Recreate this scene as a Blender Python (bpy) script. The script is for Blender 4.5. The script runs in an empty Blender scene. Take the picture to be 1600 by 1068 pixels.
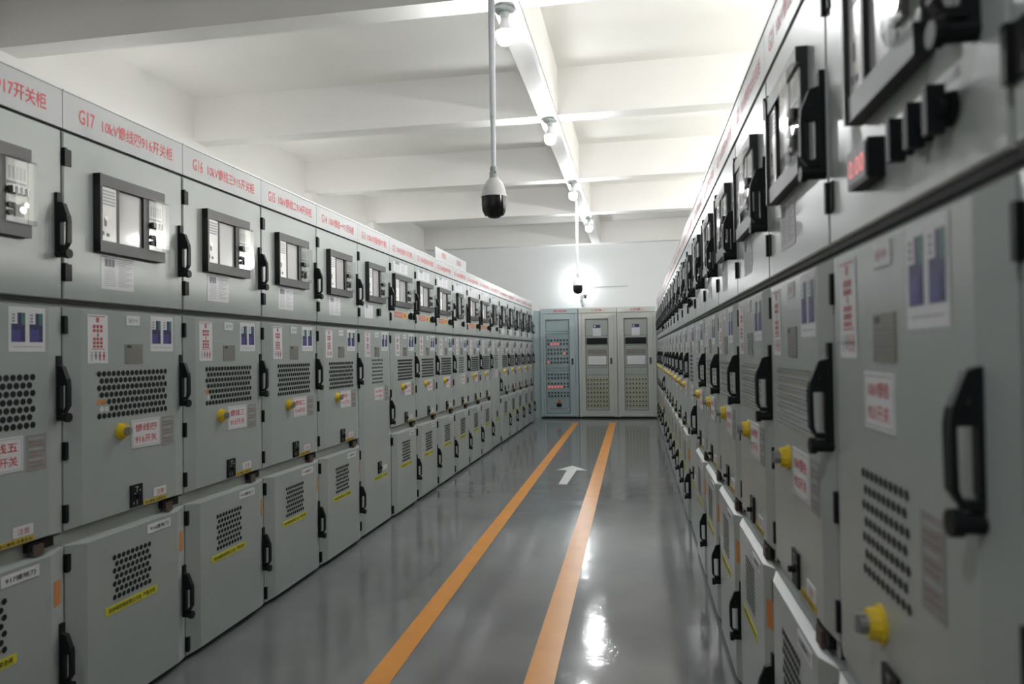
import bpy, math, random
from mathutils import Matrix, Vector
random.seed(7)
C = bpy.context.scene.collection
PI = math.pi

# ------------------------------------------------------------------ materials
def mat(name, col, rough=.5, metal=0., coat=0., noise=.0, nscale=40., bump=0., emit=None, estr=0., spec=.5):
    m = bpy.data.materials.new(name); m.use_nodes = True
    nt = m.node_tree; b = nt.nodes['Principled BSDF']
    c = (*col, 1)
    b.inputs['Base Color'].default_value = c
    b.inputs['Roughness'].default_value = rough
    b.inputs['Metallic'].default_value = metal
    b.inputs['Coat Weight'].default_value = coat
    b.inputs['Coat Roughness'].default_value = .08
    b.inputs['Specular IOR Level'].default_value = spec
    if noise or bump:
        tc = nt.nodes.new('ShaderNodeTexCoord')
        n = nt.nodes.new('ShaderNodeTexNoise'); n.inputs['Scale'].default_value = nscale
        n.inputs['Detail'].default_value = 4
        nt.links.new(tc.outputs['Object'], n.inputs['Vector'])
        if noise:
            r = nt.nodes.new('ShaderNodeValToRGB')
            r.color_ramp.elements[0].position = .3; r.color_ramp.elements[1].position = .7
            r.color_ramp.elements[0].color = tuple(max(0, x*(1-noise)) for x in col)+(1,)
            r.color_ramp.elements[1].color = tuple(min(1, x*(1+noise)) for x in col)+(1,)
            nt.links.new(n.outputs['Fac'], r.inputs['Fac'])
            nt.links.new(r.outputs['Color'], b.inputs['Base Color'])
        if bump:
            bp = nt.nodes.new('ShaderNodeBump'); bp.inputs['Strength'].default_value = bump
            bp.inputs['Distance'].default_value = .01
            nt.links.new(n.outputs['Fac'], bp.inputs['Height'])
            nt.links.new(bp.outputs['Normal'], b.inputs['Normal'])
    if emit:
        b.inputs['Emission Color'].default_value = (*emit, 1)
        b.inputs['Emission Strength'].default_value = estr
    return m

M = {}
M['paint'] = mat('grey_green_paint', (.355,.392,.386), .30, noise=.03, nscale=5, spec=.5)
M['shell'] = mat('carcass_paint', (.33,.36,.34), .4, noise=.04, nscale=6)
M['gasket'] = mat('black_gasket', (.012,.013,.013), .8, noise=.1)
M['header'] = mat('header_enamel', (.42,.437,.447), .35, noise=.02, nscale=8)
M['red'] = mat('red_lettering', (.55,.05,.06), .5, noise=.05)
M['pinkred'] = mat('red_print', (.42,.09,.09), .6, noise=.05)
M['black'] = mat('black_plastic', (.010,.011,.013), .5, noise=.1, spec=.2)
M['hole'] = mat('vent_hole', (.006,.008,.009), .9, noise=.1)
M['frame'] = mat('dark_grey_plastic', (.026,.028,.031), .45, noise=.05, nscale=20)
M['frameblack'] = mat('black_frame_side', (.013,.014,.016), .4, noise=.1)
M['screen'] = mat('grey_glossy_window', (.37,.37,.375), .28, coat=.1, noise=.02, nscale=3)
M['board'] = mat('white_switch_board', (.80,.80,.79), .3, noise=.03)
M['silver'] = mat('chrome_button', (.75,.75,.74), .15, metal=1, noise=.05)
M['paper'] = mat('white_paper', (.66,.67,.70), .7, noise=.03)
M['ink'] = mat('grey_print', (.20,.21,.25), .8, noise=.05)
M['blackink'] = mat('black_print', (.02,.02,.02), .7, noise=.1)
M['inkpale'] = mat('pale_print', (.42,.43,.47), .8, noise=.05)
M['navy'] = mat('navy_print', (.022,.022,.10), .5, noise=.3, nscale=90)
M['blue'] = mat('blue_print', (.055,.05,.22), .5, noise=.2, nscale=90)
M['greenprint'] = mat('green_print', (.05,.16,.14), .5, noise=.2)
M['faint'] = mat('faint_red_print', (.24,.17,.165), .7, noise=.1)
M['plate'] = mat('metal_nameplate', (.21,.20,.175), .45, noise=.08, nscale=60)
M['greylabel'] = mat('grey_label', (.27,.27,.265), .6, noise=.06, nscale=50)
M['yellow'] = mat('yellow_plastic', (.72,.52,.02), .35, noise=.08)
M['yellowlabel'] = mat('yellow_label', (.60,.58,.03), .55, noise=.05)
M['amberlabel'] = mat('amber_label', (.58,.43,.05), .55, noise=.05)
M['orange'] = mat('orange_sticker', (.55,.22,.06), .55, noise=.06)
M['redlabel'] = mat('red_label', (.42,.09,.05), .5, noise=.1)
M['brown'] = mat('brown_flap', (.10,.07,.06), .5, noise=.1)
M['steel'] = mat('dull_steel', (.35,.36,.37), .4, metal=.8, noise=.08)
M['display'] = mat('red_digits', (.3,.05,.05), .4, noise=.02, emit=(1,.18,.16), estr=.35)
M['redlamp'] = mat('red_indicator', (.5,.05,.05), .4, noise=.02, emit=(1,.12,.12), estr=.28)
M['white'] = mat('white_metal', (.72,.73,.75), .3, noise=.02)
M['pole'] = mat('white_pipe', (.68,.72,.78), .35, noise=.02)
M['dome'] = mat('black_dome', (.006,.006,.008), .08, noise=.05)
M['wall'] = mat('wall_paint', (.77,.76,.735), .75, noise=.015, nscale=2.)
M['wallback'] = mat('wall_paint_cool', (.74,.76,.77), .7, noise=.015, nscale=2.)
M['ceil'] = mat('ceiling_paint', (.79,.78,.752), .8, noise=.015, nscale=1.5)
M['beam'] = mat('beam_paint', (.765,.757,.742), .6, noise=.02, nscale=2.)
M['bulb'] = mat('lit_bulb', (.9,.9,.9), .4, noise=.01, emit=(.97,.99,1.), estr=140)
M['warmbulb'] = mat('lit_warm_bulb', (.9,.9,.9), .4, noise=.01, emit=(1.,.975,.925), estr=500)
M['sidebulb'] = mat('lit_side_bulb', (.9,.9,.9), .4, noise=.01, emit=(1.,.985,.95), estr=90)
M['socket'] = mat('lamp_socket', (.42,.46,.46), .4, noise=.04)
M['relay'] = mat('relay_paint', (.50,.52,.49), .4, noise=.03, nscale=5)
M['bluegrey'] = mat('blue_grey_paint', (.36,.44,.46), .4, noise=.03, nscale=5)
M['panelgrey'] = mat('inner_panel', (.36,.39,.37), .5, noise=.04)
M['panelblue'] = mat('inner_panel_blue', (.27,.35,.365), .5, noise=.04)
M['breaker'] = mat('breaker_strip', (.42,.42,.31), .5, noise=.06)
M['tape'] = mat('orange_floor_paint', (.80,.325,.03), .28, noise=.06, nscale=6)
M['arrow'] = mat('white_floor_paint', (.62,.63,.62), .3, noise=.05, nscale=6)

def floor_mat():
    m = bpy.data.materials.new('grey_epoxy'); m.use_nodes = True
    nt = m.node_tree; b = nt.nodes['Principled BSDF']
    tc = nt.nodes.new('ShaderNodeTexCoord')
    n1 = nt.nodes.new('ShaderNodeTexNoise'); n1.inputs['Scale'].default_value = 1.3; n1.inputs['Detail'].default_value = 6
    nt.links.new(tc.outputs['Object'], n1.inputs['Vector'])
    r = nt.nodes.new('ShaderNodeValToRGB')
    r.color_ramp.elements[0].color = (.155,.162,.165,1); r.color_ramp.elements[1].color = (.205,.212,.214,1)
    r.color_ramp.elements[0].position = .35; r.color_ramp.elements[1].position = .68
    nt.links.new(n1.outputs['Fac'], r.inputs['Fac']); nt.links.new(r.outputs['Color'], b.inputs['Base Color'])
    n2 = nt.nodes.new('ShaderNodeTexNoise'); n2.inputs['Scale'].default_value = 4.2; n2.inputs['Detail'].default_value = 6; n2.inputs['Roughness'].default_value = .62
    n2.inputs['Distortion'].default_value = .8
    nt.links.new(tc.outputs['Object'], n2.inputs['Vector'])
    bp = nt.nodes.new('ShaderNodeBump'); bp.inputs['Strength'].default_value = .15; bp.inputs['Distance'].default_value = .012
    nt.links.new(n2.outputs['Fac'], bp.inputs['Height']); nt.links.new(bp.outputs['Normal'], b.inputs['Normal'])
    n3 = nt.nodes.new('ShaderNodeTexNoise'); n3.inputs['Scale'].default_value = 2.2; n3.inputs['Detail'].default_value = 5
    nt.links.new(tc.outputs['Object'], n3.inputs['Vector'])
    mr = nt.nodes.new('ShaderNodeMapRange'); mr.inputs['To Min'].default_value = .04; mr.inputs['To Max'].default_value = .15
    nt.links.new(n3.outputs['Fac'], mr.inputs['Value']); nt.links.new(mr.outputs['Result'], b.inputs['Roughness'])
    b.inputs['Specular IOR Level'].default_value = .55
    return m
M['floor'] = floor_mat()

def clear_mat():
    m = bpy.data.materials.new('clear_plastic'); m.use_nodes = True
    nt = m.node_tree; nt.nodes.clear()
    out = nt.nodes.new('ShaderNodeOutputMaterial'); mix = nt.nodes.new('ShaderNodeMixShader')
    t = nt.nodes.new('ShaderNodeBsdfTransparent'); t.inputs['Color'].default_value = (.93,.94,.94,1)
    g = nt.nodes.new('ShaderNodeBsdfGlossy'); g.inputs['Roughness'].default_value = .06
    lw = nt.nodes.new('ShaderNodeLayerWeight'); lw.inputs['Blend'].default_value = .45
    mr = nt.nodes.new('ShaderNodeMapRange'); mr.inputs['To Min'].default_value = .05; mr.inputs['To Max'].default_value = .6
    nt.links.new(lw.outputs['Facing'], mr.inputs['Value']); nt.links.new(mr.outputs['Result'], mix.inputs[0])
    nt.links.new(t.outputs[0], mix.inputs[1]); nt.links.new(g.outputs[0], mix.inputs[2]); nt.links.new(mix.outputs[0], out.inputs[0])
    return m
M['clear'] = clear_mat()

# ------------------------------------------------------------------ mesh builder.  local frame: u = right along the face, o = out of the face, z = up
class MB:
    def __init__(s): s.v=[]; s.f=[]; s.m=[]; s.mats=[]
    def mi(s, m):
        if m not in s.mats: s.mats.append(m)
        return s.mats.index(m)
    def face(s, pts, m, hint=None):
        i=len(s.v); s.v += [(u,-o,z) for u,o,z in pts]
        s.f.append(list(range(i,i+len(pts)))); s.m.append(s.mi(m))
    def box(s, u0,u1,o0,o1,z0,z1, m, front=None):
        fr = front or m
        P=lambda a,b,c:(a,b,c)
        s.face([P(u0,o1,z0),P(u1,o1,z0),P(u1,o1,z1),P(u0,o1,z1)],fr)
        s.face([P(u1,o0,z0),P(u0,o0,z0),P(u0,o0,z1),P(u1,o0,z1)],m)
        s.face([P(u0,o0,z0),P(u0,o1,z0),P(u0,o1,z1),P(u0,o0,z1)],m)
        s.face([P(u1,o1,z0),P(u1,o0,z0),P(u1,o0,z1),P(u1,o1,z1)],m)
        s.face([P(u0,o1,z1),P(u1,o1,z1),P(u1,o0,z1),P(u0,o0,z1)],m)
        s.face([P(u0,o0,z0),P(u1,o0,z0),P(u1,o1,z0),P(u0,o1,z0)],m)
        return s
    def frustum(s, u0,u1,z0,z1,o0,oe,o1,cl,cr,cz,m):
        # slab o0..oe at the edge rising to o1 after chamfers cl / cr / cz
        A=[(u0,z0),(u1,z0),(u1,z1),(u0,z1)]; B=[(u0+cl,z0+cz),(u1-cr,z0+cz),(u1-cr,z1-cz),(u0+cl,z1-cz)]
        for i in range(4):
            j=(i+1)%4
            s.face([(A[i][0],o0,A[i][1]),(A[j][0],o0,A[j][1]),(A[j][0],oe,A[j][1]),(A[i][0],oe,A[i][1])],m)
            s.face([(A[i][0],oe,A[i][1]),(A[j][0],oe,A[j][1]),(B[j][0],o1,B[j][1]),(B[i][0],o1,B[i][1])],m)
        s.face([(a,o1,b) for a,b in B],m)
        s.face([(a,o0,b) for a,b in reversed(A)],m)
        return s
    def quad(s,u0,u1,z0,z1,o,m):
        s.face([(u0,o,z0),(u1,o,z0),(u1,o,z1),(u0,o,z1)],m); return s
    def disc(s,u,z,r,o,m,n=10,rz=None):
        rz=rz or r
        s.face([(u+r*math.cos(2*PI*k/n),o,z+rz*math.sin(2*PI*k/n)) for k in range(n)],m); return s
    def cyl_o(s,u,z,r,o0,o1,m,n=16,r1=None,front=None):
        r1=r if r1 is None else r1
        a=[(u+r*math.cos(2*PI*k/n),o0,z+r*math.sin(2*PI*k/n)) for k in range(n)]
        b=[(u+r1*math.cos(2*PI*k/n),o1,z+r1*math.sin(2*PI*k/n)) for k in range(n)]
        for k in range(n):
            j=(k+1)%n; s.face([a[k],a[j],b[j],b[k]],m)
        s.face(b,front or m); s.face(list(reversed(a)),m); return s
    def prism_u(s,poly,u0,u1,m):
        # polygon in (o,z) extruded along u
        n=len(poly)
        s.face([(u0,o,z) for o,z in poly],m); s.face([(u1,o,z) for o,z in reversed(poly)],m)
        for k in range(n):
            j=(k+1)%n; a,b=poly[k],poly[j]
            s.face([(u0,a[0],a[1]),(u1,a[0],a[1]),(u1,b[0],b[1]),(u0,b[0],b[1])],m)
        return s
    def lathe(s,prof,m,n=28,cx=0,cy=0):
        # profile of (r,z), round the z axis
        for (r0,z0),(r1,z1) in zip(prof[:-1],prof[1:]):
            for k in range(n):
                a=2*PI*k/n; b=2*PI*(k+1)/n
                P=lambda r,t,z:(cx+r*math.cos(t),cy+r*math.sin(t),z)
                if r0<1e-6: s.face([P(r0,a,z0),P(r1,b,z1),P(r1,a,z1)],m)
                elif r1<1e-6: s.face([P(r0,a,z0),P(r0,b,z0),P(r1,a,z1)],m)
                else: s.face([P(r0,a,z0),P(r0,b,z0),P(r1,b,z1),P(r1,a,z1)],m)
        return s
    def mesh(s,name,smooth=False,bevel=0):
        me=bpy.data.meshes.new(name); me.from_pydata(s.v,[],s.f)
        for m in s.mats: me.materials.append(M[m])
        me.polygons.foreach_set('material_index',s.m)
        import bmesh
        bm=bmesh.new(); bm.from_mesh(me); bmesh.ops.remove_doubles(bm,verts=bm.verts,dist=1e-5)
        closed=[f for f in bm.faces if all(len(e.link_faces)==2 for e in f.edges)]
        if closed: bmesh.ops.recalc_face_normals(bm,faces=closed)
        if bevel:
            es=[e for e in bm.edges if len(e.link_faces)==2 and e.calc_face_angle(0)>.6]
            bmesh.ops.bevel(bm,geom=es,offset=bevel,segments=2,affect='EDGES',profile=.6,clamp_overlap=True)
        if smooth:
            for f in bm.faces: f.smooth=True
            for e in bm.edges:
                if len(e.link_faces)==2 and e.calc_face_angle(0)>.7: e.smooth=False
        bm.to_mesh(me); bm.free(); me.update(); return me

def link(name, me, parent=None, loc=None):
    o=bpy.data.objects.new(name,me); C.objects.link(o)
    if parent: o.parent=parent
    if loc: o.location=loc
    return o
def tag(o,label=None,cat=None,group=None,kind=None):
    if label: o['label']=label
    if cat: o['category']=cat
    if group: o['group']=group
    if kind: o['kind']=kind
    return o
def empty(name,loc,rz=0):
    o=bpy.data.objects.new(name,None); C.objects.link(o); o.location=loc; o.rotation_euler=(0,0,rz)
    o.empty_display_size=.1; return o

_cache={}
def part(name,key,fn,parent,label=None,smooth=False,bevel=0,loc=None):
    key=(name,W)+tuple(key)
    if key not in _cache:
        b=MB(); fn(b); _cache[key]=b.mesh(name,smooth,bevel)
    o=link(name,_cache[key],parent,loc)
    if label: o['label']=label
    return o

_txt={}
def text_mesh(body,W,H,m,bold=.0,keep=True):
    # flat lettering fitted into a W x H box centred on the origin (x right, z up)
    key=(body,round(W,3),round(H,3),m)
    if key in _txt: return _txt[key]
    c=bpy.data.curves.new('lettering','FONT'); c.body=body; c.size=1; c.resolution_u=2; c.offset=bold
    c.align_x='CENTER'; c.space_line=1.15
    o=bpy.data.objects.new('lettering',c); C.objects.link(o); bpy.context.view_layer.update()
    me=bpy.data.meshes.new_from_object(o.evaluated_get(bpy.context.evaluated_depsgraph_get()))
    bpy.data.objects.remove(o); bpy.data.curves.remove(c)
    xs=[v.co.x for v in me.vertices]; ys=[v.co.y for v in me.vertices]
    x0,x1,y0,y1=min(xs),max(xs),min(ys),max(ys)
    sx=W/(x1-x0); sy=H/(y1-y0)
    for v in me.vertices:
        v.co=Vector(((v.co.x-(x0+x1)/2)*sx,0,(v.co.y-(y0+y1)/2)*sy))
    me.materials.clear(); me.materials.append(M[m]); me.name='lettering'
    _txt[key]=me; return me
def text(body,u0,u1,z0,z1,o,m,parent,name='lettering',bold=.0):
    return link(name,text_mesh(body,u1-u0,z1-z0,m,bold),parent,((u0+u1)/2,-o,(z0+z1)/2))

# ------------------------------------------------------------------ switchgear parts
W=.65
UP=.015; MID=.024; LOW=.036          # how far each door stands out of the carcass
ZH0,ZH1=2.105,2.245
ZU0,ZU1=1.516,2.097
ZM0,ZM1=.722,1.490
ZL0,ZL1=.022,.672

def f_body(b,tall=False):
    d=-1.35
    b.box(.001,W-.001,d,0,0.02,2.1,'shell')
    b.box(.02,W-.02,d+.02,-.03,0,.02,'gasket')
    b.box(.001,W-.001,0,.006,2.0975,2.1045,'gasket')
    b.box(.001,W-.001,0,.010,1.501,1.513,'gasket')
def f_header(b):
    b.box(.0015,W-.0015,-.02,.018,ZH0,ZH1-.008,'header')
    b.box(.0015,W-.0015,-.06,.021,ZH1-.008,ZH1,'white')
def f_updoor(b): b.frustum(.004,W-.004,ZU0,ZU1,.0,UP-.004,UP,.004,.004,.004,'paint')
def f_middoor(b): b.frustum(.004,W-.004,ZM0,ZM1,.0,.010,MID,.066,.066,.007,'paint')
def f_lowdoor(b):
    b.frustum(.004,W-.004,ZL0,ZL1,.0,.014,LOW,.074,.074,.009,'paint')
def f_talldoor(b): b.frustum(.004,W-.004,ZL0,ZM1,.0,.010,MID,.066,.066,.007,'paint')
def f_hinge(b):
    b.box(0,.036,0,.010,-.029,.029,'black'); b.box(.001,.012,0,.016,-.031,.031,'black')
def f_handle(b):
    # base bar, swing grip with an open loop, round stub
    w0,w1=-.011,.011
    b.box(w0,w1,0,.012,0.012,.222,'black')
    b.prism_u([(.012,.190),(.030,.185),(.047,.142),(.049,.122),(.012,.122)],w0+.002,w1-.002,'black')
    b.prism_u([(.041,.122),(.049,.122),(.049,.050),(.041,.036),(.034,.034),(.040,.052)],w0+.002,w1-.002,'black')
    b.prism_u([(.012,.122),(.020,.122),(.020,.044),(.012,.034)],w0+.002,w1-.002,'black')
    b.prism_u([(.012,.040),(.041,.040),(.036,.028),(.012,.026)],w0+.002,w1-.002,'black')
    b.cyl_o(0,.013,.0125,0,.046,'black',n=12); b.cyl_o(0,.013,.0165,.036,.049,'black',n=12)
    b.cyl_o(.0,.160,.006,.02,.0225,'steel',n=8)
    b.disc(w1-.0015,.15,.004,.03,'steel',6)

def f_panel_frame(b,u0,u1,z0,z1,kind='A'):
    o0,o1=UP,UP+.026
    t=.042
    b.box(u0,u1,o0,o1,z1-t,z1,'frameblack','frame'); b.box(u0,u1,o0,o1,z0,z0+t,'frameblack','frame')
    b.box(u0,u0+.010,o0,o1+.004,z0,z1,'frameblack')
    b.box(u1-.010,u1,o0,o1-.012,z0+t,z1-t,'frameblack')
    L=u1-u0
    a=u0+L*.29; c=u0+L*.66
    b.box(a-.012,a,o0,o1-.004,z0+t,z1-t,'frameblack','frame'); b.box(c,c+.032,o0,o1-.004,z0+t,z1-t,'frameblack')
def f_screen(b,u0,u1,z0,z1): b.box(u0,u1,UP,UP+.012,z0,z1,'screen')
def f_strip(b,u0,u1,z0,z1):
    b.box(u0,u1,UP,UP+.020,z0,z1,'board'); o=UP+.0205
    h=z1-z0
    for k in range(5): b.quad(u0+.012,u1-.008,z1-.02-.012*k,z1-.013-.012*k,o,'inkpale')
    b.quad(u0+.02,u0+.032,z0+.055,z0+.085,o,'ink'); b.quad(u0+.008,u0+.02,z0+.02,z0+.035,o,'ink'); b.quad(u0+.03,u0+.045,z0+.018,z0+.03,o,'ink')
    b.disc(u0+.03,z0+h*.42,.008,o,'silver')
def f_board(b,u0,u1,z0,z1):
    b.box(u0,u1,UP,UP+.020,z0,z1,'board'); o=UP+.0205; h=z1-z0; w=u1-u0
    for k in range(5):
        x=u0+w*(.12+.17*k); b.quad(x,x+w*.11,z1-h*.32,z1-h*.12,o,'inkpale')
    for k in range(4):
        x=u0+w*(.16+.22*k)
        b.cyl_o(x,z0+h*.50,.012,UP+.02,UP+.032,'black',10); b.box(x-.003,x+.003,UP+.032,UP+.038,z0+h*.50-.011,z0+h*.50+.011,'steel')
        b.quad(x-.010,x+.010,z0+h*.60,z0+h*.64,o,'ink')
    for (x,z) in ((.14,.26),(.14,.14),(.30,.26)):
        b.cyl_o(u0+w*x,z0+h*z,.009,UP+.02,UP+.028,'frame',10)
    b.box(u0+w*.42,u0+w*.72,UP+.02,UP+.03,z0+h*.10,z0+h*.28,'frameblack'); b.cyl_o(u0+w*.6,z0+h*.2,.012,UP+.03,UP+.036,'silver',12)
    b.cyl_o(u0+w*.84,z0+h*.3,.009,UP+.02,UP+.03,'silver',10)
def f_cover(b,u0,u1,z0,z1):
    # clear bulging lid over the buttons
    b.frustum(u0,u1,z0,z1,UP+.021,UP+.034,UP+.046,.012,.012,.012,'clear')
def f_sheet(b,u0,u1,z0,z1,o):
    b.quad(u0,u1,z0,z1,o,'paper'); w=u1-u0; h=z1-z0; e=o+.0004
    b.quad(u0+w*.10,u0+w*.40,z1-h*.32,z1-h*.05,e,'inkpale')
    for k in range(3): b.quad(u0+w*(.13+.1*k),u0+w*(.19+.1*k),z1-h*.30,z1-h*.08,e+.0003,'ink')
    for k in range(9):
        z=z1-h*(.40+.062*k); b.quad(u0+w*.10,u0+w*.42,z,z+h*.022,e,'inkpale')
    for k in range(14):
        z=z1-h*(.10+.06*k); b.quad(u0+w*.52,u0+w*(.95-.1*((k*7)%3)),z,z+h*.024,e,'inkpale')
    b.quad(u0,u1,z1-.004,z1,e,'ink')
def f_warn(b,u0,u1,z0,z1,o):
    b.quad(u0,u1,z0,z1,o,'paper'); w=u1-u0; h=z1-z0; e=o+.0004
    def q(a,c,d,f,m='pinkred'): b.quad(u0+w*a,u0+w*c,z0+h*d,z0+h*f,e,m)
    q(.05,.85,.955,.97); q(.42,.56,.84,.94)
    for i in range(3):
        for z,d in ((.72,.07),(.64,.06),(.47,.06),(.39,.06),(.32,.05)): q(.26+.17*i,.39+.17*i,z,z+d)
    q(.30,.68,.66,.67); q(.30,.68,.43,.44); q(.46,.54,.55,.62); q(.20,.85,.285,.30)
    for i,m in ((0,'inkpale'),(1,'ink'),(2,'pinkred'),(3,'pinkred')):
        x=.16+.2*i; q(x,x+.07,.06+.02*(i==1),.24,m); q(x-.03,x+.10,.14,.17,m)
def f_plate(b,u0,u1,z0,z1,o):
    b.box(u0,u1,o-.002,o,z0,z1,'plate'); w=u1-u0; h=z1-z0
    b.quad(u0+w*.1,u0+w*.35,z1-h*.2,z1-h*.06,o+.0004,'frame')
    for k in range(5):
        z=z1-h*(.36+.12*k); b.quad(u0+w*.08,u0+w*.92,z,z+h*.03,o+.0004,'ink')
def f_photo(b,u0,u1,z0,z1,o):
    b.quad(u0,u1,z0,z1,o,'paper'); w=u1-u0; h=z1-z0; e=o+.0004
    for a in (.07,.56):
        x0=u0+w*a; x1=x0+w*.37
        b.quad(x0,x1,z0+h*.22,z1-h*.13,e,'navy'); g=e+.0003
        b.quad(x0,x0+w*.16,z0+h*.62,z1-h*.13,g,'paper')
        for k in range(3): b.quad(x0+w*.02,x0+w*.09,z0+h*(.66+.07*k),z0+h*(.70+.07*k),g+.0003,'ink')
        b.quad(x0+w*.26,x1,z0+h*.6,z1-h*.13,g,'greenprint'); b.quad(x0,x1-w*.12,z0+h*.22,z0+h*.50,g,'blue')
    b.quad(u0+w*.1,u0+w*.9,z0+h*.10,z0+h*.12,e,'inkpale')
def f_white(b,u0,u1,z0,z1,o): b.box(u0,u1,o-.002,o,z0,z1,'paper')
def f_grey(b,u0,u1,z0,z1,o):
    b.quad(u0,u1,z0,z1,o,'greylabel'); w=u1-u0; h=z1-z0
    for k in range(9): b.quad(u0+w*.12,u0+w*(.9-.12*(k%2)),z1-h*(.12+.095*k),z1-h*(.09+.095*k),o+.0004,'faint' if k%3 else 'inkpale')
def f_cirlabel(b,u0,u1,z0,z1,o):
    b.box(u0,u1,o-.002,o,z0,z1,'paper'); e=o+.0004; t=.0025; g=.005
    for q in ((u0+g,u1-g,z0+g,z0+g+t),(u0+g,u1-g,z1-g-t,z1-g),(u0+g,u0+g+t,z0+g,z1-g),(u1-g-t,u1-g,z0+g,z1-g)): b.quad(*q,e,'inkpale')
def f_holes(b,u0,u1,z0,z1,nc,nr,r,o,lit=0):
    du=(u1-u0)/(nc-1); dz=(z1-z0)/(nr-1)
    for j in range(nr):
        for i in range(nc-(j%2)): b.disc(u0+du*(i+.5*(j%2)),z0+dz*j,r,o,('paper' if j==1 else 'orange') if j in (1,2) and i<lit else 'hole',10)
def f_louver(b,u0,u1,z0,z1,n,o):
    dz=(z1-z0)/n
    for k in range(n):
        z=z0+dz*k
        b.prism_u([(o-.001,z+dz*.80),(o+.006,z+dz*.80),(o+.006,z+dz*.74),(o-.001,z+dz*.14)],u0,u1,'paint')
        b.quad(u0+.004,u1-.004,z+dz*.81,z+dz*.90,o+.0006,'hole')
def f_slits(b,u0,u1,z0,z1,n,o):
    dz=(z1-z0)/n
    for k in range(n):
        b.quad(u0,u1,z0+dz*k,z0+dz*(k+.45),o,'hole')
def f_knob(b,o,z):
    b.cyl_o(0,z,.031,o,o+.005,'yellow',20); b.cyl_o(0,z,.027,o+.005,o+.022,'yellow',12,r1=.024)
    b.cyl_o(0,z,.016,o+.022,o+.036,'steel',14); b.box(-.004,.004,o+.036,o+.040,z-.014,z+.014,'greylabel')
def f_mimic(b,o,u,z):
    b.box(u,u+.064,o,o+.007,z,z+.085,'black'); e=o+.0075
    for a in ((.030,.033,.008,.026),(.030,.033,.056,.078),(.022,.041,.074,.077),(.018,.026,.050,.053),(.040,.046,.030,.033),(.012,.016,.012,.020),(.046,.052,.058,.064)): b.quad(u+a[0],u+a[1],z+a[2],z+a[3],e,'inkpale')
    b.cyl_o(u+.031,z+.04,.008,o+.007,o+.022,'black',10)
def f_yel(b,u0,u1,z0,z1,o,m='yellowlabel'): b.box(u0,u1,o-.0015,o,z0,z1,m)
def f_edge_sticker(b):
    oc=lambda u:LOW-(u-(W-.078))*(LOW-.014)/.074+.001
    u0,u1=.590,.628
    b.face([(u0,oc(u0),.485),(u1,oc(u1),.485),(u1,oc(u1),.570),(u0,oc(u0),.570)],'orange')
def f_slot(b):
    b.box(.50,.60,0,.020,ZM0-.032,ZM0-.004,'black'); b.box(.515,.555,.002,.026,ZM0-.048,ZM0-.012,'brown')
def f_bracket(b):
    b.box(.612,.642,0,.008,ZM0-.034,ZM0-.006,'gasket','shell')
def f_switch(b,z):
    b.cyl_o(0,z,.022,UP,UP+.008,'black',16); b.cyl_o(0,z,.015,UP+.008,UP+.020,'black',14)
    b.box(-.007,.007,UP+.010,UP+.032,z-.030,z+.030,'black')
    b.quad(-.02,.02,z+.034,z+.046,UP+.0006,'paper')
def f_redstrip(b,u0,u1,z0,z1):
    o=UP+.0015; w=u1-u0
    b.box(u0,u1,UP,o,z0,z1,'amberlabel'); b.quad(u0,u0+w*.66,z0,z1,o+.0004,'redlabel')
    for k in range(2): b.quad(u0+w*.06,u0+w*.6,z0+(z1-z0)*(.2+.35*k),z0+(z1-z0)*(.32+.35*k),o+.0008,'inkpale')
    b.quad(u0+w*.72,u0+w*.92,z0+.006,z1-.006,o+.0008,'redlabel')
def f_meter(b,u0,u1,z0,z1):
    b.box(u0,u1,UP,UP+.026,z0,z1,'black','frame'); w=u1-u0
    b.box(u0+.006,u1-.006,UP+.026,UP+.028,z0+.005,z1-.005,'frame')

def add_hinges(door,zs,o):
    for z in zs: part('hinge',('h',),f_hinge,door,loc=(.001,-o,z))
def handle(door,z,o,u=.627): part('handle',('h',),f_handle,door,'black swing handle with an open loop',loc=(u,-o,z),bevel=.0015)

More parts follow.
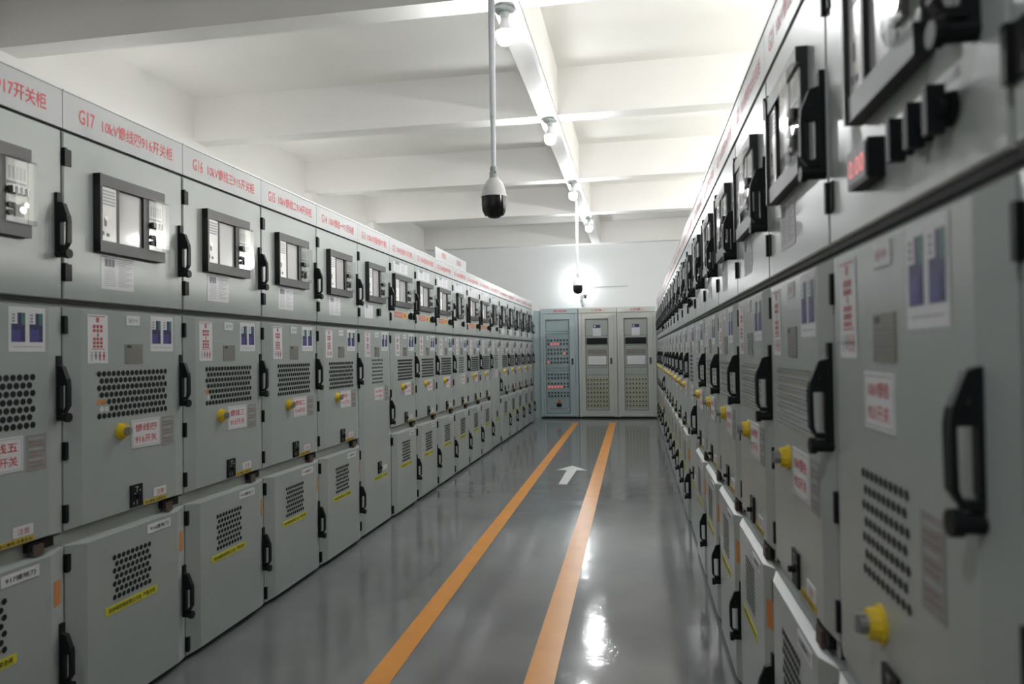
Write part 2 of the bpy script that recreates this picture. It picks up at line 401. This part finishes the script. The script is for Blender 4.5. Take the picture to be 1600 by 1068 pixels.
def upper_door(t,kind,side):
    d=part('upper_door',('u',),f_updoor,t)
    add_hinges(d,(2.008,1.610),UP-.006)
    handle(d,1.655,UP)
    if kind in 'AT':
        u0,u1,z0,z1=.140,.500,1.700,1.985
    elif kind=='B': u0,u1,z0,z1=.060,.510,1.700,1.962
    elif kind=='N': u0,u1,z0,z1=.150,.400,1.690,1.965
    elif kind=='P': u0,u1,z0,z1=.215,.515,1.690,1.990
    p=part('control_panel',('p',u0,u1,z0,z1),lambda b:f_panel_frame(b,u0,u1,z0,z1),t,'dark framed window and switch board')
    L=u1-u0; a=u0+L*.29; c=u0+L*.66; t_=.042
    part('screen',('s',u0,u1,z0,z1),lambda b:f_screen(b,a,c,z0+t_,z1-t_),p,'glossy grey window')
    part('indicator_strip',('s',u0,u1,z0,z1),lambda b:f_strip(b,u0+.010,a-.012,z0+t_,z1-t_),p)
    part('button_board',('s',u0,u1,z0,z1),lambda b:f_board(b,c+.032,u1-.010,z0+t_,z1-t_),p,'white board of black switches')
    part('clear_cover',('s',u0,u1,z0,z1),lambda b:f_cover(b,c+.030,u1+.012,z0+t_-.002,z1-t_+.002),p,'clear bulging lid')
    if kind=='A': part('notice_sheet',('a',),lambda b:f_sheet(b,.175,.345,1.568,1.690,UP+.001),d)
    if kind=='T':
        part('notice_sheet',('t',),lambda b:f_sheet(b,.12,.28,1.575,1.680,UP+.001),d)
        part('isolator_switch',('t',),lambda b:b.box(.36,.40,UP,UP+.022,1.60,1.655,'black'),t)
    if kind=='B':
        part('notice_sheet',('b',),lambda b:f_sheet(b,.10,.45,1.985,2.075,UP+.001),d)
        part('warning_strip',('b',),lambda b:f_redstrip(b,.10,.42,1.612,1.655),d,'red and yellow warning strip')
        for u in (.48,.575): part('rotary_switch',('z',),lambda b:f_switch(b,1.632),t,loc=(u,0,0))
    if kind=='N':
        part('rotary_switch',('z',),lambda b:f_switch(b,1.632),t,loc=(.40,0,0))
        part('notice_sheet',('n',),lambda b:f_sheet(b,.12,.42,1.99,2.07,UP+.001),d)
    if kind=='P':
        m=part('meter',('m',),lambda b:f_meter(b,.220,.326,1.576,1.640),t,'small black meter with red digits')
        text('0.00',.236,.314,1.592,1.622,UP+.0285,'display',m,'display_digits')
        for u in (.432,.497,.560): part('rotary_switch',('z',),lambda b:f_switch(b,1.602),t,loc=(u,0,0))
    return d

def middle_door(t,side,line,vent,knob=True,tall=False,near=False):
    d=part('tall_door' if tall else 'middle_door',('m',tall),f_talldoor if tall else f_middoor,t)
    add_hinges(d,(1.428,.995,.780) if not tall else (1.428,1.10,.60,.10),.004)
    handle(d,.755 if tall else 1.100,.008,.629)
    o=MID+.0008
    part('warning_sign',('w',),lambda b:f_warn(b,.098,.196,1.293,1.470,o),d,'white sign with red markings')
    s=part('status_plate',('w',),lambda b:f_white(b,.292,.364,1.436,1.474,MID+.002),d)
    text('运行中',.303,.353,1.447,1.463,MID+.0026,'pinkred' if side=='R' else 'ink',d,'status_lettering')
    part('nameplate',('n',),lambda b:f_plate(b,.284,.381,1.290,1.364,MID+.002),d,'dull metal nameplate')
    part('photo_notice',('p',),lambda b:f_photo(b,.428,.566,1.336,1.479,o),d,'white sheet with two blue pictures')
    if near:
        part('vent',('near',),lambda b:f_holes(b,.215,.410,.938,1.100,10,7,.0085,o),d,'punched vent holes')
        lab=(.235,.372,1.180,1.272); g=(.458,.535,.960,1.092); kz=.872; ku=.290
    elif tall:
        part('vent',('tall',),lambda b:f_holes(b,.235,.445,1.10,1.265,9,7,.0088,o),d,'narrow block of vent holes')
        lab=(.270,.450,.965,1.060); g=(.485,.565,.950,1.065); kz=None
    else:
        if vent=='holes': lit={'916开关':2,'915开关':1}.get(line[1],0); part('vent',('holes',lit),lambda b:f_holes(b,.152,.516,1.100,1.254,16,7,.0109,o,lit),d,'punched vent holes')
        elif vent=='louvers': part('vent',('louv',),lambda b:f_louver(b,.150,.520,1.105,1.262,7,MID),d,'pressed louvers')
        else: part('vent',('narrow',),lambda b:f_holes(b,.22,.42,1.100,1.254,9,7,.0088,o),d,'narrow block of vent holes')
        lab=(.315,.478,.960,1.070); g=(.490,.568,.950,1.068); kz=1.035; ku=.262
    if lab:
        c=part('circuit_label',('c',)+lab,lambda b:f_cirlabel(b,*lab,MID+.002),d,'white label with red lettering')
        h=lab[3]-lab[2]
        text(line[0],lab[0]+.02,lab[1]-.02,lab[2]+h*.56,lab[3]-h*.16,MID+.0026,'red',d,'circuit_lettering',.01)
        text(line[1],lab[0]+.02,lab[1]-.02,lab[2]+h*.16,lab[2]+h*.44,MID+.0026,'red',d,'circuit_lettering',.01)
    part('instruction_label',('g',)+g,lambda b:f_grey(b,*g,o),d)
    if knob and kz: part('rotary_knob',('k',kz),lambda b:f_knob(b,MID,kz),t,'yellow rotary knob',loc=(ku,0,0))
    if tall:
        part('mimic_plate',('t',),lambda b:f_mimic(b,MID,.325,.415),d)
        part('caution_strip',('t',),lambda b:f_yel(b,.25,.54,.372,.396,MID+.0015),d,'yellow caution strip')
        text('禁止带电合地刀 严禁开门',.265,.525,.376,.392,MID+.002,'blackink',d,'caution_lettering',.012)
        part('small_notice',('t',),lambda b:f_white(b,.43,.52,.425,.46,MID+.002),d)
    else:
        part('mimic_plate',('m',),lambda b:f_mimic(b,MID,.305,.735),d,'black key switch plate')
        part('small_notice',('m',),lambda b:f_white(b,.440,.515,.752,.785,MID+.002),d)
        text('注意',.455,.500,.758,.778,MID+.0026,'pinkred',d,'notice_lettering')
        part('caution_strip',('m',),lambda b:f_yel(b,.380,.518,.730,.748,MID+.002,'amberlabel'),d,'amber caution strip')
        text('当心触电 注意安全',.388,.510,.733,.745,MID+.0026,'blackink',d,'caution_lettering',.012)
        part('earthing_slot',('e',),f_slot,t); part('bracket',('e',),f_bracket,t)
    return d

def lower_door(t,num,vent='holes',orange=True):
    d=part('lower_door',('l',),f_lowdoor,t)
    add_hinges(d,(.613,.072),.010)
    handle(d,.198,.016,.629)
    o=LOW+.0008
    if vent=='holes': part('vent',('lh',),lambda b:f_holes(b,.208,.397,.428,.574,9,7,.0101,o),d,'square block of vent holes')
    else: part('vent',('ls',),lambda b:f_slits(b,.222,.405,.440,.600,11,o),d,'vent slits')
    part('caution_strip',('l',),lambda b:f_yel(b,.160,.440,.372,.402,LOW+.0015),d,'yellow caution strip')
    text('未停电验电前禁止开启  严禁合闸',.175,.425,.378,.396,LOW+.002,'blackink',d,'caution_lettering',.012)
    part('circuit_plate',('l',),lambda b:f_white(b,.385,.525,.615,.650,LOW+.002),d,'white plate with dark lettering')
    text(num+'接地刀',.400,.510,.624,.641,LOW+.0026,'blackink',d,'plate_lettering',.012)
    if orange: part('sticker',('o',),f_edge_sticker,d,'orange sticker on the door edge')
    return d

CN='零一二三四五六七八九'
ORD=['nearest','second','third','fourth','fifth','sixth','seventh','eighth','ninth','tenth','eleventh','twelfth','thirteenth','fourteenth','fifteenth','sixteenth','seventeenth','eighteenth','nineteenth','twentieth','twenty-first']
def cabinet(name,loc,rz,head,line,num,up,mid,knob,side,label,group,lowvent='holes',near=False,tall=False,width=.65):
    global W
    W=width
    t=empty(name,loc,rz); tag(t,label,'switchgear cabinet',group)
    part('carcass',('b',),f_body,t)
    h=part('header_plate',('h',),f_header,t,'pale header plate with red lettering')
    for s,(a,b) in zip(head,((.072,.146),(.182,.582))):
        if s: text(s,a,b,ZH0+.038,ZH0+.092,.0187,'red',h,'header_lettering',.014)
    upper_door(t,up,side)
    middle_door(t,side,line,mid,knob,tall,near)
    if not tall: lower_door(t,num,lowvent)
    W=.65
    return t

# left row: G18 nearest ... G1 farthest
XL,YL=-1.950,2.105
for g in range(18,0,-1):
    i=17-g
    tall=g in (13,6); kn=g not in (13,9,6)
    up='A'
    if g==13: up='T'
    if g in (12,11,10,8,7): up='B'
    if g in (9,6): up='N'
    if g>=14:
        head=('G%d'%g,'10kV馈线%s%d开关柜'%(CN[g-13],g+899)); line=('馈线'+CN[g-13],'%d开关'%(g+899))
    elif tall: head=('G%d'%g,'10kVⅠ母线PT柜'); line=('10kV母线','PT柜')
    elif g==9: head=('G9','10kV母线隔离柜'); line=('隔离','手车')
    else:
        head=('G%d'%g,'10kV出线%d开关柜'%(g+899)); line=('出线','%d开关'%(g+899))
    n=18-g
    lab='grey switchgear cabinet in the left row headed G%d in red, %s from the near end'%(g,ORD[n])
    if n==0: lab='grey switchgear cabinet headed 917 in red, nearest in the left row, cut by photo edge'
    if tall: lab='narrow-vented grey cabinet with one tall lower door, headed G%d, %s in left row'%(g,ORD[n])
    cabinet('switchgear_cabinet',(XL,YL+W*i,0),PI/2,head,line,str(g+899),up,'narrow' if g==9 else 'holes',kn,'L',lab,'switchgear cabinets of the left row',tall=tall)

# right row
XR,YR=.400,1.498
for k in range(-2,18):
    far=YR+W*(k+1)-(.045 if k==-2 else 0)
    tall=k in (5,13); kn=not tall
    num=922+k
    up='P' if k==-1 else ('N' if tall else 'A')
    n=k+2
    if k==-2: lab='grey switchgear cabinet at the right photo edge, only its far edge showing'
    elif k==-1: lab='grey switchgear cabinet with red-digit meter and three rotary switches, nearest in right row'
    elif tall: lab='grey cabinet with one tall lower door, %s cabinet beyond the red-digit meter cabinet, right row'%ORD[k] if False else 'grey right-row cabinet with one tall lower door, %s beyond the red-digit meter cabinet'%ORD[k]
    else: lab='grey switchgear cabinet in the right row, %s beyond the red-digit meter cabinet'%('first' if k==0 else ORD[k])
    line=('10kV馈线','%d开关'%num)
    cabinet('switchgear_cabinet',(XR,far,0),-PI/2,('G%d'%(21+k),'10kV馈线%d开关柜'%num) if not tall else ('G%d'%(21+k),'10kVⅡ母线PT柜'),line,str(num),up,'louvers',kn,'R',lab,'switchgear cabinets of the right row',lowvent='holes' if k<=0 else 'slits',near=(k==-1),tall=tall,width=.695 if k==-1 else .65)

# raised two-cabinet board standing on the left row
t=empty('bus_section_board',(XL,6.672,ZH1),PI/2); tag(t,'white raised board with red lettering on top of the left cabinet row','sign board')
part('board',('x',),lambda b:b.box(0,1.27,.0,.016,0,.118,'header'),t,bevel=.002)
text('母联',.22,.40,.03,.09,.0168,'pinkred',t); text('隔离',.84,1.02,.03,.09,.0168,'pinkred',t)

# ------------------------------------------------------------------ back cabinets
YB=13.74; BH=2.148; BW=.742
def back_cab(x0,label,kind):
    m='bluegrey' if kind==0 else 'relay'
    t=empty('relay_cabinet',(x0,YB,0),0); tag(t,label,'relay cabinet','relay cabinets against the end wall')
    w=BW-.008
    part('carcass',('c',m),lambda b:(b.box(0,w,-.68,-.035,.03,BH,m),b.box(.01,w-.01,-.66,-.05,0,.03,'gasket'),
         b.box(0,.05,-.035,0,.03,2.045,m),b.box(w-.05,w,-.035,0,.03,2.045,m)),t)
    h=part('header_plate',('h',m),lambda b:b.box(0,w,-.035,.006,2.05,BH,m),t,bevel=.003)
    text(('直流屏','保护屏一','保护屏二')[kind],.25,.52,2.078,2.118,.0068,'red',h,'header_lettering',.02)
    def door(b):
        u0,u1,z0,z1=.055,w-.055,.04,2.04; a0,a1,c0,c1=.11,.56,.10,1.925
        if kind: a0,a1,c0,c1=.135,.565,.165,1.925
        for q in ((u0,a0,z0,z1),(a1,u1,z0,z1),(a0,a1,z0,c0),(a0,a1,c1,z1)): b.box(q[0],q[1],-.034,.004,q[2],q[3],m)
        for q in ((a0-.008,a0,c0,c1),(a1,a1+.008,c0,c1),(a0-.008,a1+.008,c0-.008,c0),(a0-.008,a1+.008,c1,c1+.008)): b.box(q[0],q[1],.004,.007,q[2],q[3],'gasket')
    d=part('door',('d',kind>0),door,t)
    part('latch',('l',m),lambda b:b.box(.605,.640,.004,.022,1.05,1.17,'frame'),d)
    if kind==0:
        def panel(b):
            b.box(.10,.57,-.034,-.022,.09,1.93,'panelblue')
            for z in (1.70,1.65,1.08,.98,.93): b.quad(.11,.56,z,z+.006,-.0215,'gasket')
            for j,z in enumerate((1.53,1.455,1.345,1.27,1.17,1.095,.86,.79,.68,.615,.50,.435)):
                for i in range(7):
                    on=(j==1 and i in(1,2,3)) or (j==3 and i==5) or (j==5 and i==0) or (j==9 and i<5)
                    u=.150+.062*i; b.box(u-.013,u+.013,-.022,-.006,z-.017,z+.017,'redlamp' if on else 'gasket')
                    if not j%2: b.quad(u-.02,u+.02,z+.024,z+.034,-.0215,'inkpale')
            b.face([(.30,-.02,.27),(.39,-.02,.27),(.345,-.02,.39)],'redlabel'); b.box(.295,.395,-.022,-.012,.225,.29,'black')
            b.quad(.12,.55,.165,.20,-.0215,'inkpale'); b.quad(.15,.52,.172,.193,-.021,'ink')
        part('breaker_panel',('p',),panel,t,'rows of small breakers, some lit red')
    else:
        def panel(b):
            b.box(.125,.575,-.034,-.022,.155,1.935,'panelgrey')
            for z in (1.60,1.40,1.36,1.22,1.02,.98,.84): b.quad(.14,.56,z,z+.006,-.0215,'gasket')
            b.box(.15,.55,-.022,-.008,1.435,1.56,'black'); b.box(.16,.54,-.022,-.014,1.245,1.34,'plate'); 
            b.quad(.285,.42,1.755,1.815,-.0212,'navy'); b.quad(.275,.43,1.60,1.75,-.0213,'paper'); b.quad(.30,.33,1.77,1.80,-.0208,'paper')
            b.box(.19,.52,-.022,-.012,1.045,1.20,'board'); b.quad(.21,.50,1.06,1.185,-.0115,'paper')
            for j in range(7):
                z=.24+.084*j; b.box(.14,.56,-.022,-.014,z-.018,z+.040,'breaker')
                for i in range(7):
                    u=.170+.060*i; b.box(u-.011,u+.011,-.014,-.006,z-.006,z+.022,'gasket')
        part('relay_panel',('p',),panel,t,'black display, white label and rows of breakers')
    return t
back_cab(-1.860,'blue-grey relay cabinet on the left at the end wall, rows of breakers lit red',0)
back_cab(-1.110,'grey relay cabinet in the middle of the three at the end wall',1)
back_cab(-.366,'grey relay cabinet at the end wall, right of the three, beside right row',2)
t=MB().box(0,.145,-.60,-.06,0,2.12,'bluegrey').mesh('filler_panel',bevel=.003)
tag(link('filler_panel',t,None,(-2.010,YB,0)),'narrow blue-grey filler panel left of the blue-grey relay cabinet','panel')

# ------------------------------------------------------------------ room
X0,X1,Y0,Y1,ZC=-4.42,2.40,-2.6,14.6,3.95
def struct(name,b,**k):
    return tag(link(name,b.mesh(name,**k)),kind='structure')
def wbox(b,x0,x1,y0,y1,z0,z1,m): b.box(x0,x1,-y1,-y0,z0,z1,m); return b
struct('floor',wbox(MB(),X0,X1,Y0,Y1,-.1,0,'floor'))
struct('ceiling',wbox(MB(),X0,X1,Y0,Y1,ZC,ZC+.1,'ceil'))
struct('wall_left',wbox(MB(),X0-.1,X0,Y0,Y1,-.1,ZC,'wall'))
struct('wall_right',wbox(MB(),X1,X1+.1,Y0,Y1,-.1,ZC,'wall'))
struct('wall_back',wbox(MB(),X0-.1,X1+.1,Y1,Y1+.1,-.1,ZC,'wallback'))
struct('wall_front',wbox(MB(),X0-.1,X1+.1,Y0-.1,Y0,-.1,ZC,'wall'))
ZS=3.51; BX0,BX1=-.870,-.685
n=0
BY=[(-.42,-.24),(1.86,2.04),(4.237,4.420),(6.50,6.69),(8.97,9.15),(11.22,11.40),(14.42,14.6)]
for y0,y1 in BY:
    for xa,xb in ((X0,BX0),(BX1,X1)):
        n+=1; struct('trim_%d'%n,wbox(MB(),xa,xb,y0,y1,ZS,ZC,'beam'))
n+=1; struct('trim_%d'%n,wbox(MB(),BX0,BX1,Y0,Y1,ZS,ZC,'beam'))
for y0,y1 in BY[4:6]:
    n+=1; struct('trim_%d'%n,wbox(MB(),X0,X0+.12,y0-.06,y1+.14,0,ZS,'wall'))
# white cable trunking along the beam soffit
b=MB(); wbox(b,-.722,-.690,Y0,14.3,ZS-.02,ZS,'white'); tag(link('cable_trunking',b.mesh('cable_trunking',bevel=.003)),'thin white cable trunking running under the long ceiling beam','trunking')

# floor markings
def floor_strip(name,xa0,xb0,xa1,xb1,y0,y1,label):
    b=MB(); z=.0025
    P=[(xa0,y0),(xb0,y0),(xb1,y1),(xa1,y1)]
    b.face([(x,-y,z) for x,y in P],'tape')
    for i in range(4):
        j=(i+1)%4; b.face([(P[i][0],-P[i][1],0.0002),(P[j][0],-P[j][1],0.0002),(P[j][0],-P[j][1],z),(P[i][0],-P[i][1],z)],'tape')
    o=link(name,b.mesh(name)); tag(o,label,'floor line','orange floor lines'); return o
floor_strip('floor_line',-1.080,-.976,-1.166,-1.070,.6,12.91,'orange painted line on the grey floor, left of the white arrow')
floor_strip('floor_line',-.452,-.333,-.512,-.392,.6,12.93,'orange painted line on the grey floor, right of the white arrow')
b=MB(); z=.0025
A=[(-.760,6.93),(-.690,6.93),(-.690,7.72),(-.560,7.72),(-.725,8.04),(-.890,7.72),(-.760,7.72)]
A=[(-.782,6.93),(-.700,6.93),(-.674,7.75),(-.560,7.77),(-.745,8.06),(-.895,7.77),(-.780,7.75)]
b.face([(x,-y,z) for x,y in A],'arrow')
for i in range(len(A)):
    j=(i+1)%len(A); b.face([(A[i][0],-A[i][1],.0002),(A[j][0],-A[j][1],.0002),(A[j][0],-A[j][1],z),(A[i][0],-A[i][1],z)],'arrow')
tag(link('floor_arrow',b.mesh('floor_arrow')),'white arrow painted on the floor between the orange lines, pointing away','floor arrow')

# ------------------------------------------------------------------ lamps
def lamp(loc,label,group,bulbm='bulb',scale=1.,down=True):
    t=empty('ceiling_lamp',loc); tag(t,label,'lamp',group)
    part('base',('b',),lambda b:b.lathe([(0,-.0),(.062,-.0),(.064,-.02),(.050,-.034),(.030,-.036),(.026,-.075),(.0,-.075)],'socket'),t,smooth=True)
    part('collar',('c',),lambda b:b.lathe([(0,-.075),(.024,-.075),(.030,-.105),(.050,-.136),(.054,-.158),(0,-.158)],'white'),t,smooth=True)
    part('bulb',('g',bulbm),lambda b:b.lathe([(0,-.1585),(.0535,-.159),(.054,-.175),(.052,-.200),(.044,-.222),(.028,-.236),(0,-.242)],bulbm),t,'lit white bulb',smooth=True)
    return t
LY=[(-.778,-.33,'added unseen as fill light behind the viewpoint'),(-.795,4.39,'nearest, beside the pole'),(-.772,6.60,'second along the beam'),(-.778,9.10,'third along the beam, beside the far pole'),(-.740,11.60,'fourth along the beam, farthest')]  # first entry is an added unseen lamp, brightening door chamfers and near cabinets
for x,y,s in LY: lamp((x,y,ZS),'lit white bulb under the long beam, '+s,'bulbs under the long beam')
# wall lamps lighting the two service aisles behind the rows (hidden by the cabinets from here)
def wall_lamp(loc,rz,label,group,bulbm):
    t=empty('wall_lamp',loc,rz); tag(t,label,'lamp',group)
    part('base',('w',),lambda b:b.cyl_o(0,0,.05,0,.03,'white',20),t)
    part('bulb',('w',bulbm),lambda b:(b.cyl_o(0,0,.028,.03,.06,bulbm,16,r1=.042),b.cyl_o(0,0,.042,.06,.10,bulbm,16,r1=.030)),t,'lit bulb')
    return t
for y in (3.2,5.5,7.9,10.3): wall_lamp((X1,y,2.80),-PI/2,'lit bulb on the side wall of the aisle behind the right cabinet row','bulbs behind the right row','warmbulb')
for y in (5.4,7.9,10.3): wall_lamp((X0,y,2.72),PI/2,'lit bulb on the side wall of the aisle behind the left cabinet row','bulbs behind the left row','sidebulb')
# bulb on the end wall behind the far dome camera
wall_lamp((-1.150,Y1,2.69),0,'lit bulb on the end wall glowing behind the far dome camera',None,'bulb')

# ------------------------------------------------------------------ dome cameras on poles
def dome(x,y,ztop,zrim,label):
    t=empty('dome_camera',(x,y,0)); tag(t,label,'security camera','dome cameras on poles')
    part('pole',('p',ztop,zrim),lambda b:(b.lathe([(0,zrim+.165),(.0135,zrim+.165),(.0135,zrim+.42),(.0165,zrim+.42),(.0165,zrim+.45),(.0175,zrim+.45),(.0175,ztop),(0,ztop)],'pole',20),
        b.lathe([(.0175,ztop-.012),(.034,ztop-.012),(.034,ztop),(.0175,ztop)],'pole',20),b.cyl_o(0,zrim+.435,.005,.012,.022,'socket',8)),t,'white hanging pipe',smooth=True)
    part('neck',('n',zrim),lambda b:(b.lathe([(0,zrim+.165),(.019,zrim+.165),(.021,zrim+.148),(.019,zrim+.146),(.022,zrim+.118),(.026,zrim+.100),(0,zrim+.100)],'socket',24),b.cyl_o(-.022,zrim+.128,.004,-.004,.01,'socket',8),b.cyl_o(.012,zrim+.130,.004,.01,.022,'frame',8)),t,smooth=True)
    part('housing',('h',zrim),lambda b:(b.lathe([(.024,zrim+.102),(.040,zrim+.088),(.056,zrim+.062),(.066,zrim+.03),(.070,zrim+.004),(.073,zrim+.004),(.073,zrim-.003),(.0,zrim-.003)],'white',36)),t,'white housing',smooth=True)
    text('PTZ  IR',-.024,.024,zrim+.020,zrim+.026,.0705,'ink',bpy.data.objects[t.name].children[-1],'housing_lettering') if False else None
    def skirt(b,sgn):
        prof=[(.0695,-.003,38),(.0690,-.045,34),(.0655,-.075,27),(.0540,-.100,20),(.0480,-.107,15)]
        for (r0,z0,a0),(r1,z1,a1) in zip(prof[:-1],prof[1:]):
            for k in range(8):
                f0,f1=-1+k/4,-1+(k+1)/4
                P=lambda r,z,a,f:(sgn*r*math.cos(math.radians(a*f)),r*math.sin(math.radians(a*f)),zrim+z)
                b.face([P(r0,z0,a0,f0),P(r0,z0,a0,f1),P(r1,z1,a1,f1),P(r1,z1,a1,f0)],'frame')
                b.face([P(r0-.003,z0,a0,f1),P(r0-.003,z0,a0,f0),P(r1-.003,z1,a1,f0),P(r1-.003,z1,a1,f1)],'frame')
    for sgn in (-1,1): part('skirt',('s',zrim,sgn),lambda b:skirt(b,sgn),t,'dark grey side cheek',smooth=True)
    part('dome',('d',zrim),lambda b:b.lathe([(.066,zrim-.003),(.0655,zrim-.045),(.061,zrim-.075),(.048,zrim-.100),(.028,zrim-.116),(0,zrim-.121)],'dome',36),t,'glossy black dome',smooth=True)
dome(-.758,3.78,ZS,2.166,'white dome camera with black bubble on a long pole, nearer and larger')
dome(-.772,9.55,ZS,2.202,'white dome camera with black bubble on a pole, far and small, before end wall')

# bullet camera on a bracket at the end wall
t=empty('bullet_camera',(-1.06,14.40,2.33)); tag(t,'small white bullet camera on a bracket above the middle relay cabinet','security camera')
part('bracket',('b',),lambda b:(b.prism_u([(-.199,-.10),(-.02,-.08),(0,.06),(-.06,.08),(-.199,.02)],-.045,.0,'white'),),t,bevel=.004)
part('body',('b',),lambda b:(b.prism_u([(-.06,.05),(.10,.03),(.11,.12),(-.03,.14)],-.06,.03,'white'),b.box(-.058,-.0,.02,.09,-.04,.035,'bluegrey')),t,bevel=.006)
part('lens',('l',),lambda b:(b.box(.03,.075,.03,.11,.05,.105,'black'),b.box(.02,.11,.06,.13,.11,.125,'frame')),t,'black lens under a sun shade',bevel=.004)
b=MB(); b.box(-1.08,-.15,-14.599,-14.586,2.622,2.634,'inkpale')
tag(link('wall_cable',b.mesh('wall_cable',bevel=.002)),'thin grey cable running right across the end wall from the camera','cable')

# ------------------------------------------------------------------ world, camera, view
w=bpy.data.worlds.new('dim'); bpy.context.scene.world=w; w.use_nodes=True
w.node_tree.nodes['Background'].inputs[0].default_value=(.05,.05,.055,1); w.node_tree.nodes['Background'].inputs[1].default_value=.2
cam=bpy.data.cameras.new('camera'); co=bpy.data.objects.new('camera',cam); C.objects.link(co)
cam.sensor_fit='HORIZONTAL'; cam.sensor_width=36; cam.lens=1099.19/1600*36; cam.clip_start=.03; cam.clip_end=60
co.matrix_world=Matrix.Translation((0,0,1.3128))@Matrix.Rotation(math.radians(10.041),4,'Z')@Matrix.Rotation(math.radians(90+.806),4,'X')@Matrix.Rotation(math.radians(-.839),4,'Z')
cam.dof.use_dof=True; cam.dof.focus_distance=4.6; cam.dof.aperture_fstop=2.8
sc=bpy.context.scene; sc.camera=co
vs=sc.view_settings; vs.view_transform='Standard'; vs.look='None'; vs.gamma=1; vs.use_curve_mapping=False; vs.exposure=1.5
sc.cycles.max_bounces=8; sc.cycles.diffuse_bounces=5; sc.cycles.transparent_max_bounces=12
sc.cycles.sample_clamp_indirect=6
